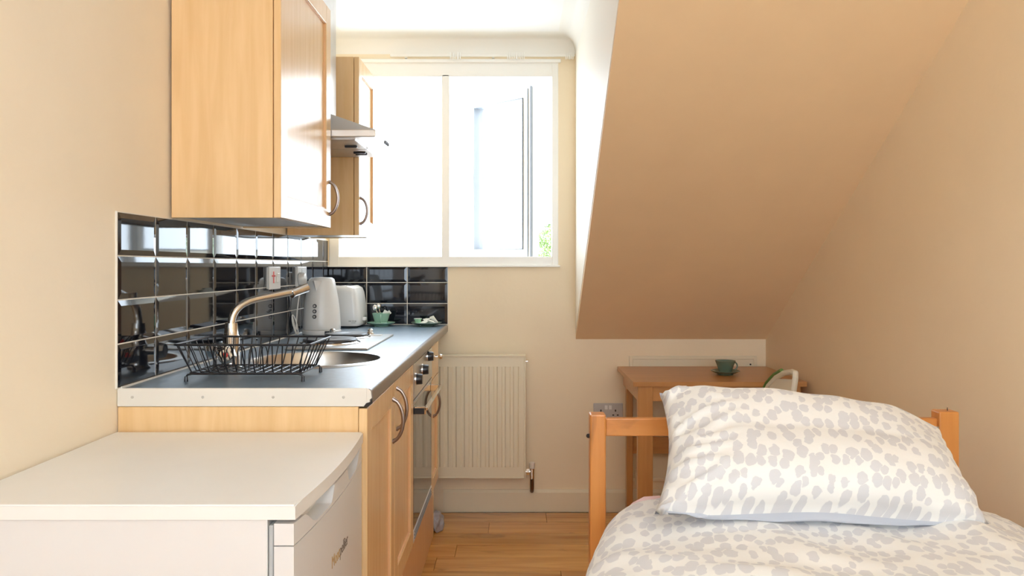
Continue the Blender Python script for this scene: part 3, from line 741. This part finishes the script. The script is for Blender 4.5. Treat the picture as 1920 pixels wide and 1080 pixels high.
cb.append(Vector((-.915, 3.40, WT+.004)))
MB().tube(cb, .0028, 8).build('power_cable', M['white_plastic'], t, smooth=True)

# ------------------------------------------------------------------ fridge
FY0, FY1 = 1.318, 1.902
FX0 = LX+.004
fr = thing('fridge', 'white under-counter fridge with a flat top in the near left corner', 'fridge', (FX0, FY0, 0))
FZ = .825
def bulge(y):
    u = (y-FY0)/(FY1-FY0)*2-1
    return .013*(1-u*u)
def lid_poly(xe, n=16):
    p = [(FX0, FY0), ]
    p += [(xe+bulge(FY0+(FY1-FY0)*i/n), FY0+(FY1-FY0)*i/n) for i in range(n+1)]
    p += [(FX0, FY1)]
    return p
lb = MB().prism(lid_poly(-.357), 2, FZ-.024, FZ)
es_ = [e for e in lb.bm.edges if abs(e.verts[0].co.z-FZ) < 1e-5 and abs(e.verts[1].co.z-FZ) < 1e-5]
bmesh.ops.bevel(lb.bm, geom=es_, offset=.003, segments=2, affect='EDGES')
lb.build('worktop_lid', M['fridge_top'], fr, smooth=True, angle=50)
MB().box(FX0+.004, -.403, FY0+.003, FY1-.003, .02, FZ-.024, .002).build('cabinet', M['fridge'], fr)
MB().box(-.402, -.394, FY0+.006, FY1-.006, .06, FZ-.035, .002).build('door_seal', M['seal'], fr)
# door: curved slab, top cap with two scooped finger grips
def door_slab(b, z0, z1fn, xi, n=60):
    fr_, bk = [], []
    for i in range(n+1):
        yy = FY0+.002+(FY1-FY0-.004)*i/n; xf = -.360+bulge(yy); zt_ = z1fn(yy)
        fr_.append((b.bm.verts.new((xf, yy, z0)), b.bm.verts.new((xf, yy, zt_))))
        bk.append((b.bm.verts.new((xi, yy, z0)), b.bm.verts.new((xi, yy, zt_))))
    for i in range(n):
        b.bm.faces.new((fr_[i][0], fr_[i+1][0], fr_[i+1][1], fr_[i][1])); b.bm.faces.new((bk[i+1][0], bk[i][0], bk[i][1], bk[i+1][1]))
        b.bm.faces.new((fr_[i][1], fr_[i+1][1], bk[i+1][1], bk[i][1])); b.bm.faces.new((fr_[i+1][0], fr_[i][0], bk[i][0], bk[i+1][0]))
    for i in (0, n):
        b.bm.faces.new((fr_[i][0], fr_[i][1], bk[i][1], bk[i][0]))
fd = MB(); door_slab(fd, .07, lambda yy: .757, -.392); dr = fd.build('door', M['fridge'], fr, smooth=True, angle=40)
def sm(t): t = max(0, min(1, t)); return t*t*(3-2*t)
def scoop(yy):
    d = 0
    for (a, c) in ((1.365, 1.565), (1.675, 1.865)):
        d = max(d, sm((yy-a)/.075)*sm((c-yy)/.03)) if a < 1.5 else max(d, sm((yy-a)/.03)*sm((c-yy)/.075))
    return .794-.030*d
fc = MB(); door_slab(fc, .759, scoop, -.378, 90); cap = fc.build('door_cap', M['fridge'], dr, smooth=True, angle=40)
fc = MB().box(-.392, -.378, FY0+.002, FY1-.002, .759, .794); fc.build('grip_back', M['fridge'], dr)
# printed name on the door
cu = bpy.data.curves.new('name_text', 'FONT'); cu.body = 'Montpellier'; cu.size = .033; cu.extrude = .0003; cu.align_x = 'CENTER'
to = bpy.data.objects.new('name_text', cu); COL.objects.link(to)
bpy.context.view_layer.update()
dg = bpy.context.evaluated_depsgraph_get()
me = bpy.data.meshes.new_from_object(to.evaluated_get(dg)); bpy.data.objects.remove(to)
me.materials.append(M['gold']); me.materials.append(M['dark_print'])
for pg in me.polygons: pg.material_index = 1 if pg.center.x > -.005 else 0
yc = 1.61
for v in me.vertices:
    X, Y, Z = v.co
    yy = yc+X*.95; v.co = Vector((-.3597+bulge(yy)+Z, yy,    .640+Y))-ORG[fr.name]
tx = bpy.data.objects.new('name_lettering', me); COL.objects.link(tx); tx.parent = dr; tx['label'] = 'gold printed lettering'

# ------------------------------------------------------------------ radiator
rd = thing('radiator', 'cream panel radiator on the back wall beside the base cabinets', 'radiator', (-.25, BY-.09, .187))
RX0, RX1, RZ0, RZ1 = -.556, .038, .187, .782
ryf = BY-.095
b = MB().box(RX0, RX1, ryf, ryf+.012, RZ0+.004, RZ1-.006, .003)
panel = b.build('panel', M['cream_enamel'], rd)
b = MB(); n = 14; pw = (RX1-RX0-.04)/n
for k in range(n):
    xa = RX0+.02+k*pw
    b.prism([(xa+.004, ryf+.001), (xa+.011, ryf-.006), (xa+pw-.011, ryf-.006), (xa+pw-.004, ryf+.001)], 2, RZ0+.055, RZ1-.055)
b.build('pressed_ribs', M['cream_enamel'], panel)
MB().box(RX0+.01, RX1-.01, ryf+.012, ryf+.045, RZ0+.03, RZ1-.03).build('convector', M['cream_enamel'], rd)
MB().box(RX0-.002, RX1+.008, ryf-.004, ryf+.06, RZ1-.008, RZ1, .002).build('top_grille', M['cream_enamel'], rd)
MB().box(RX1-.002, RX1+.008, ryf-.002, ryf+.058, RZ0, RZ1-.006, .002).build('side_cover', M['cream_enamel'], rd)
MB().box(RX0-.002, RX1+.006, ryf-.002, ryf+.004, RZ0, RZ0+.006, .001).build('bottom_bead', M['cream_enamel'], rd)
for xx in (-.44, -.08): MB().box(xx, xx+.03, ryf+.045, BY-.0005, .25, .74).build('bracket', M['cream_enamel'], rd)
MB().lathe([(.005, 0), (.005, .01), (.003, .012)], (RX1+.008, ryf+.02, RZ1-.033), axis=0, n=12).build('bleed_plug', M['chrome'], rd)
vx = .077
vl = MB().tube([(RX1+.006, ryf+.03, .212), (vx, ryf+.03, .212)], [.008, .0095], 12).tube([(vx, ryf+.03, .178), (vx, ryf+.03, .228)], .0125, 12).lathe([(.017, 0), (.017, .014)], (RX1+.012, ryf+.03, .212), axis=0, n=6).build('valve', M['chrome'], rd, smooth=True)
MB().lathe([(.013, 0), (.0145, .004), (.0145, .026), (.010, .030)], (vx, ryf+.03, .228), n=16).build('valve_cap', M['strip'], vl, smooth=True)
MB().tube([(vx, ryf+.03, .184), (vx, ryf+.035, .135), (vx, ryf+.05, .118), (vx, BY-.024, .106)], .0095, 12).build('pipe', M['copper'], vl, smooth=True)

# ------------------------------------------------------------------ back wall: socket, access hatch, curtain track
t = thing('double_socket', 'white double wall socket, shade in its grey colour, low on the back wall beside the desk', 'socket', (.454, BY, .449))
MB().box(.381, .527, BY-.010, BY-.0003, .449, .535, .003).build('face_plate', M['grey_metal_shade'], t)  # white plate, with its shade painted in as grey
for cx in (.418, .490):
    for dx, dz, sw, sh in ((0, .014, .007, .010), (-.011, -.008, .009, .006), (.011, -.008, .009, .006)):
        MB().box(cx+dx-sw/2, cx+dx+sw/2, BY-.0106, BY-.009, .485+dz-sh/2, .485+dz+sh/2).build('pin_hole', M['hole'], t)
for cx in (.444, .464): MB().box(cx-.007, cx+.007, BY-.013, BY-.009, .505, .525, .001).build('rocker', M['white_plastic'], t)
t = thing('access_hatch', 'flat cream access hatch in a thin frame on the wall behind the desk', 'hatch', (.87, BY, .15))
MB().box(.575, 1.172, BY-.008, BY-.0004, .165, .754, .001).build('door_panel', M['skirt'], t)
b = MB(); frame_rect(b, .558, 1.189, .15, .770, .018, BY-.014, BY-.0004, bev=.003); b.build('frame', M['skirt'], t)
MB().lathe([(.004, 0), (.004, -.004)], (1.155, BY-.014, .728), axis=1, n=12).build('catch', M['hole'], t)
t = thing('pipe_outlet', 'small cream outlet plate near the floor behind the desk leg', 'socket', (.598, BY-.02, .13))
MB().box(.585, .645, BY-.022, BY-.0145, .135, .215, .002).build('face_plate', M['skirt'], t)
for dz in (.0, .014): MB().box(.609, .616, BY-.0228, BY-.0215, .170+dz, .177+dz).build('pin_hole', M['hole'], t)

ct = thing('curtain_track', 'white plastic curtain track along the top of the window', 'curtain track', (-.3, BY-.02, 2.25))
MB().box(-.62, .287, BY-.034, BY-.020, 2.243, 2.254, .002).build('rail', M['cove'], ct)
for xx in (-.55, -.12, .26): MB().box(xx, xx+.012, BY-.021, BY-.0005, 2.238, 2.256, .001).build('bracket', M['cove'], ct)
for x0, n in ((-.325, 5), (-.286, 2), (-.045, 6), (.002, 5), (.242, 5)):
    for k in range(n):
        xx = x0+k*.0085
        MB().box(xx, xx+.0045, BY-.040, BY-.032, 2.228+.001*(k % 2), 2.262, .0008, 1).build('glider', M['upvc'], ct)

# ------------------------------------------------------------------ desk
dk = thing('wooden_desk', 'plain brown wooden desk under the sloping ceiling against the back wall', 'desk', (.5, 3.47, 0))
DX0, DX1, DY0, DY1, DZ = .497, 1.236, 3.468, 4.012, .720
MB().hexa([(DX0, DY0, DZ-.02), (DX1, DY0, DZ-.02), (DX1-.008, DY1, DZ-.02), (DX0, DY1, DZ-.02), (DX0, DY0, DZ), (DX1, DY0, DZ), (DX1-.008, DY1, DZ), (DX0, DY1, DZ)]).build('top', M['desk'], dk)
MB().box(DX0+.05, DX1-.05, DY0+.018, DY0+.036, DZ-.085, DZ-.021).build('apron', M['desk'], dk)
MB().box(DX0+.024, DX0+.042, DY0+.05, DY1-.04, DZ-.085, DZ-.021).build('apron', M['desk'], dk)
MB().box(DX1-.042, DX1-.024, DY0+.05, DY1-.04, DZ-.085, DZ-.021).build('apron', M['desk'], dk)
for (xa, xb_, ya, yb_) in ((DX0+.022, DX0+.086, DY0+.012, DY0+.052), (DX1-.086, DX1-.022, DY0+.012, DY0+.052), (DX0+.036, DX0+.066, DY1-.075, DY1-.03), (DX1-.066, DX1-.036, DY1-.075, DY1-.03)):
    MB().box(xa, xb_, ya, yb_, .0005, DZ-.0205, .003).build('leg', M['desk_v'], dk)
MB().box(DX0+.06, DX1-.06, DY1-.06, DY1-.042, .305, .385, .001).build('stretcher', M['desk'], dk)

# ------------------------------------------------------------------ folding chair, its back showing above the pillow
ch = thing('folding_chair', 'white folding chair with green trimmed back between the desk and the right wall', 'chair', (1.0, 3.3, 0))
def lerp(a, c, t): return a+(c-a)*t
chY0, chY1 = 3.06, 3.43
# back: rounded frame leaning towards the wall
bx = lambda z: 1.005+.045*(z-.5)/.3
path = [(bx(.44), chY0+.035, .44), (bx(.6), chY0+.02, .6), (bx(.74), chY0+.005, .74), (bx(.79), chY0+.006, .79), (bx(.808)+.004, chY0+.022, .808), (bx(.808)+.004, chY0+.06, .808), (bx(.79), chY0+.14, .792), (bx(.77), chY0+.22, .765), (bx(.73), chY0+.30, .72), (bx(.68), chY1-.015, .66), (bx(.6), chY1, .6), (bx(.44), chY1-.02, .44)]
MB().tube(path, .011, 10).build('back_frame', M['chair_white'], ch, smooth=True)
MB().tube([(p[0]-.004, p[1]+(.012 if i > 5 else 0), p[2]+(.010 if i > 3 and i < 11 else 0)) for i, p in enumerate(path)][6:], .008, 8).build('green_trim', M['chair_green'], ch, smooth=True)
MB().hexa([(bx(.5)-.003, chY0+.03, .5), (bx(.5)+.003, chY0+.03, .5), (bx(.5)+.003, chY1-.01, .5), (bx(.5)-.003, chY1-.01, .5),
           (bx(.78)-.003, chY0+.015, .785), (bx(.78)+.003, chY0+.015, .785), (bx(.76)+.003, chY0+.26, .755), (bx(.76)-.003, chY0+.26, .755)]).build('backrest', M['chair_white'], ch)
MB().box(.64, 1.0, 3.07, 3.42, .425, .45, .012, 3).build('seat', M['chair_white'], ch)
for yy in (3.08, 3.41):
    MB().tube([(bx(.44), yy, .44), (.66, yy, .0105)], .0105, 8).build('leg', M['chair_white'], ch, smooth=True)
    MB().tube([(.70, yy+(.016 if yy < 3.2 else -.016), .425), (1.05, yy+(.016 if yy < 3.2 else -.016), .0105)], .0105, 8).build('leg', M['chair_white'], ch, smooth=True)

# ------------------------------------------------------------------ small grey bundle on floor
b = blob('cloth', (-.366, 3.74, .047), (.034, .05, .046), None, 3.3, 3, .5)
o = b.build('cloth_bundle', M['bag'], smooth=True); setp(o, 'small grey cloth bundle on the floor at the far end of the plinth', 'cloth')

# ------------------------------------------------------------------ bed
bd = thing('single_bed', 'orange pine single bed with post and rail headboard along the right side', 'bed', (.19, 2.1, 0))
BX0_, BX1_ = .190, 1.141
MB().box(BX0_, BX0_+.041, 2.10, 2.145, 0.0005, .829, .004).build('post', M['pine'], bd)
MB().box(BX1_-.052, BX1_, 2.10, 2.145, 0.0005, .836, .004).build('post', M['pine'], bd)
MB().box(BX0_+.041, BX1_-.05, 2.112, 2.134, .771, .817, .003).build('head_rail', M['pine_h'], bd)
MB().box(BX0_+.041, BX1_-.05, 2.112, 2.134, .40, .52, .003).build('head_rail', M['pine_h'], bd)
for yy in (.16,):
    for xx in (BX0_, BX1_-.045): MB().box(xx, xx+.045, yy, yy+.045, .0005, .50, .004).build('post', M['pine'], bd)
MB().box(BX0_+.041, BX1_-.045, .172, .194, .30, .42, .003).build('foot_rail', M['pine_h'], bd)
for xx in (BX0_+.008, BX1_-.032): MB().box(xx, xx+.024, .205, 2.10, .26, .37, .003).build('side_rail', M['pine'], bd)
for k in range(14): MB().box(BX0_+.034, BX1_-.034, .25+k*.13, .32+k*.13, .34, .358).build('slat', M['pine_h'], bd)
MB().lathe([(.006, 0), (.005, -.006), (.002, -.008)], (BX0_-.0, 2.122, .770), axis=0, n=10).build('bolt_cap', M['hole'], bd)
MB().tube([(BX0_+.93, 2.12, .836), (BX0_+.93, 2.12, .844)], .0011, 6).build('nail', M['hole'], bd)
mt = MB().box(.285, 1.105, .22, 2.035, .375, .565, .045, 4).build('mattress', M['mattress'], smooth=True)
setp(mt, 'white single mattress hidden under the spotted duvet on the pine bed', 'mattress')

# duvet: one sheet with thickness, draped over mattress edge at the left
def uvgrid(fn, nu, nv, uvfn, name, mat, parent=None, label=None, wrap=False):
    bm = bmesh.new(); uvl = bm.loops.layers.uv.new('UVMap')
    V = [[bm.verts.new(fn(i/nu, j/nv)) for j in range(nv+1)] for i in range(nu+1)]
    for i in range(nu):
        for j in range(nv):
            f = bm.faces.new((V[i][j], V[i+1][j], V[i+1][j+1], V[i][j+1])); f.smooth = True
            for lp, (a, c) in zip(f.loops, ((i, j), (i+1, j), (i+1, j+1), (i, j+1))): lp[uvl].uv = uvfn(a/nu, c/nv)
    return bm
def xl(y):
    pts = [(0.1, .10), (1.2, .105), (1.45, .118), (1.6, .142), (1.7, .166), (1.8, .192), (1.9, .224), (1.98, .262), (2.05, .325), (2.10, .36)]
    if y <= pts[0][0]: return pts[0][1]
    for (a, b_), (c, d_) in zip(pts, pts[1:]):
        if y <= c: t = (y-a)/(c-a); return b_+(d_-b_)*t
    return pts[-1][1]
def ztop(x, y):
    z = .640+.010*math.sin(y*3.1+.5)
    z += .012*noise.noise(Vector((x*3.2, y*2.6, 1.1)))
    r_ = abs(noise.noise(Vector((x*5+y*2, y*4-x*2, 4.2)))); z += .010*(1-min(1, r_*3))
    z -= .045*sm((x-.92)/.25)
    return z
DUR = .085
def duvet_pt(s, t, thick=0):
    y = .12+(2.055-.12)*t
    X0 = xl(y)+.0; XR = 1.175
    # arc length coordinate: flat, curve, hang
    flat = XR-X0-DUR; curve = PI/2*DUR; hang = .24
    drop = sm((y-1.93)/.12)*.055
    L_ = flat+curve+hang; d = s*L_
    wv = .012*noise.noise(Vector((y*6.0, d*3, 7.7)))+.006*noise.noise(Vector((y*17.0, d*7, 2.7)))
    if d < flat:
        x = XR-d; z = ztop(x, y)
        n_ = Vector((0, 0, 1))
        e = min(1, max(0, (d-(flat-.22))/.22)); z -= .018*e*e
        if d < .05: z -= .05*(1-d/.05)**2
    else:
        z0_ = ztop(X0+DUR, y)-.018
        if d < flat+curve:
            a = (d-flat)/DUR; x = X0+DUR-DUR*math.sin(a); z = z0_-DUR*(1-math.cos(a)); n_ = Vector((-math.sin(a), 0, math.cos(a)))
        else:
            h_ = d-flat-curve; x = X0-.0+.10*h_; z = z0_-DUR-h_; n_ = Vector((-1, 0, 0))
    p = Vector((x, y, z-drop))+n_*(wv-thick)
    return p
NU, NV = 110, 150
bm = uvgrid(lambda u, v: duvet_pt(u, v), NU, NV, lambda u, v: (u*1.35, v*1.935), 'duvet', None)
me = bpy.data.meshes.new('duvet'); bm.to_mesh(me); bm.free(); me.materials.append(M['duvet'])
dv_ = bpy.data.objects.new('duvet', me); COL.objects.link(dv_)
so = dv_.modifiers.new('thickness', 'SOLIDIFY'); so.thickness = .028; so.offset = -1
setp(dv_, 'white duvet with pale grey spots spread over the pine bed, hanging at its left', 'duvet')
# pink-lined fold at the head corner
b = MB(); ringv = []
for k, (px, pz, pr_) in enumerate(((.275, .594, .010), (.297, .606, .017), (.325, .618, .020), (.36, .622, .018), (.40, .617, .012))):
    ringv.append((px, 2.052, pz)); 
MB().tube(ringv, [.004, .011, .014, .012, .006], 12).build('lining_fold', M['pink'], dv_, smooth=True, label='pale pink lining turned up at the corner')

# pillow
PBL, PBR, PTL, PTR = Vector((.288, 1.70, .694)), Vector((.985, 1.70, .674)), Vector((.352, 2.005, .900)), Vector((1.052, 2.03, .812))
nrm = (PBR-PBL).cross(PTL-PBL).normalized()
if nrm.z < 0: nrm = -nrm
def pillow_pt(u, v, side):
    a, c = 2*u-1, 2*v-1
    # pull the edges in between the corners
    ia = a*(1-(.075 if a < 0 else .045)*(1-c*c)*abs(a)**3); ic = c*(1-.07*(1-a*a)*abs(c)**3)
    uu, vv = (ia+1)/2, (ic+1)/2
    mid = PBL*(1-uu)*(1-vv)+PBR*uu*(1-vv)+PTL*(1-uu)*vv+PTR*uu*vv
    th_ = ((1-abs(a)**2.6)*(1-abs(c)**2.3))**.55 if abs(a) < 1 and abs(c) < 1 else 0
    f = .105 if side > 0 else .055
    wr_ = .010*noise.noise(Vector((u*7, v*3.5, 3+side)))*(1 if th_ > 0 else 0)
    edge = (1-th_)
    wr_ += .010*edge*noise.noise(Vector((u*3, v*13, 9)))
    wl_ = max(0, 1-u/.28); r1 = abs(noise.noise(Vector((u*4+v*3, v*9-u*5, 2.2))))
    wr_ += .022*wl_*(1-min(1, r1*4))*(1 if th_ > 0 else 0)
    p = mid+nrm*side*(th_*f)+nrm*wr_
    # upper edge sags forward and rounds over
    p.z += .040*th_*max(0, c)*(1-max(0, a)**3) if side > 0 else 0
    if side > 0: p.y -= .060*th_*max(0, -c)**.7; p.z += .012*th_*max(0, -c)
    if side < 0: p.y -= .085*th_*max(0, (-c-.3)/.7); p.z -= .01*th_*max(0, (-c-.3)/.7)
    return p
def pillow_mesh(name, mat, f, nu=70, nv=44):
    bm = bmesh.new(); uvl = bm.loops.layers.uv.new('UVMap')
    grids = []
    for side in (1, -1):
        G_ = [[bm.verts.new(f(i/nu, j/nv, side)) for j in range(nv+1)] for i in range(nu+1)]
        grids.append(G_)
        for i in range(nu):
            for j in range(nv):
                q = ((i, j), (i+1, j), (i+1, j+1), (i, j+1))
                if side < 0: q = q[::-1]
                fc_ = bm.faces.new([G_[a][c] for a, c in q]); fc_.smooth = True
                for lp, (a, c) in zip(fc_.loops, q): lp[uvl].uv = (a/nu*.72+(3 if side < 0 else 0), c/nv*.46)
    bmesh.ops.remove_doubles(bm, verts=bm.verts, dist=.0006)
    me = bpy.data.meshes.new(name); bm.to_mesh(me); bm.free(); me.materials.append(mat); me.materials.append(M['duvet_plain'])
    for pg in me.polygons:
        if me.uv_layers[0].data[pg.loop_start].uv.x > 2.5: pg.material_index = 1
    return me
pm = pillow_mesh('pillow', M['duvet'], pillow_pt)
pil = bpy.data.objects.new('pillow', pm); COL.objects.link(pil)
setp(pil, 'plump white pillow with pale grey spots propped against the pine headboard', 'pillow')

# ------------------------------------------------------------------ lamp added above the view, unseen, to fill the room with light
LPX, LPY = .35, .30
lp_ = thing('fill_globe', 'round white globe lamp added above the view as an unseen fill light', 'lamp', (LPX, LPY, 2.08))
MB().tube([(LPX, LPY, 2.345), (LPX, LPY, 2.25)], .004, 8).build('cord', M['upvc'], lp_)
MB().lathe([(.05, 0), (.05, .012), (.02, .02)][::-1], (LPX, LPY, 2.33), n=20).build('fill_globe_rose', M['upvc'], lp_)
MB().lathe([(.04, 0), (.05, .03)][::-1], (LPX, LPY, 2.225), n=16).build('fill_globe_holder', M['upvc'], lp_)
_g = MB(); bmesh.ops.create_uvsphere(_g.bm, u_segments=24, v_segments=14, radius=.14, matrix=Matrix.Translation((LPX, LPY, 2.085))); _g.build('globe', M['lamp'], lp_, smooth=True)

# ------------------------------------------------------------------ tree outside
tr = thing('garden_tree', 'pale green bushy treetop seen through the gap of the open window', 'tree', (.98, 20, -3.0))
b = MB().tube([(.98, 20, -3.0), (1.0, 20, -1.0), (.98, 20, 1.2)], [.16, .12, .07], 10); b.build('trunk', M['bark'], tr, smooth=True)
bm = bmesh.new(); rnd = random.Random(5)
for k in range(2600):
    d = Vector((rnd.gauss(0, 1), rnd.gauss(0, 1), rnd.gauss(0, 1))).normalized()
    rr = (.5+.5*rnd.random()**.4)*(.62+.16*noise.noise(d*2.5))
    p = Vector((1.02, 20, 1.72))+Vector((d.x*rr*1.0, d.y*rr, d.z*rr*.9))
    a = Vector((rnd.gauss(0, 1), rnd.gauss(0, 1), rnd.gauss(0, 1))).normalized()*.032; c_ = a.cross(d).normalized()*.022
    bm.faces.new([bm.verts.new(p+a), bm.verts.new(p+c_), bm.verts.new(p-a), bm.verts.new(p-c_)])
me = bpy.data.meshes.new('crown'); bm.to_mesh(me); bm.free(); me.materials.append(M['leaf'])
o = bpy.data.objects.new('crown', me); COL.objects.link(o); o.parent = tr; o.location = (-.98, -20, 3.0); o['kind'] = 'stuff'
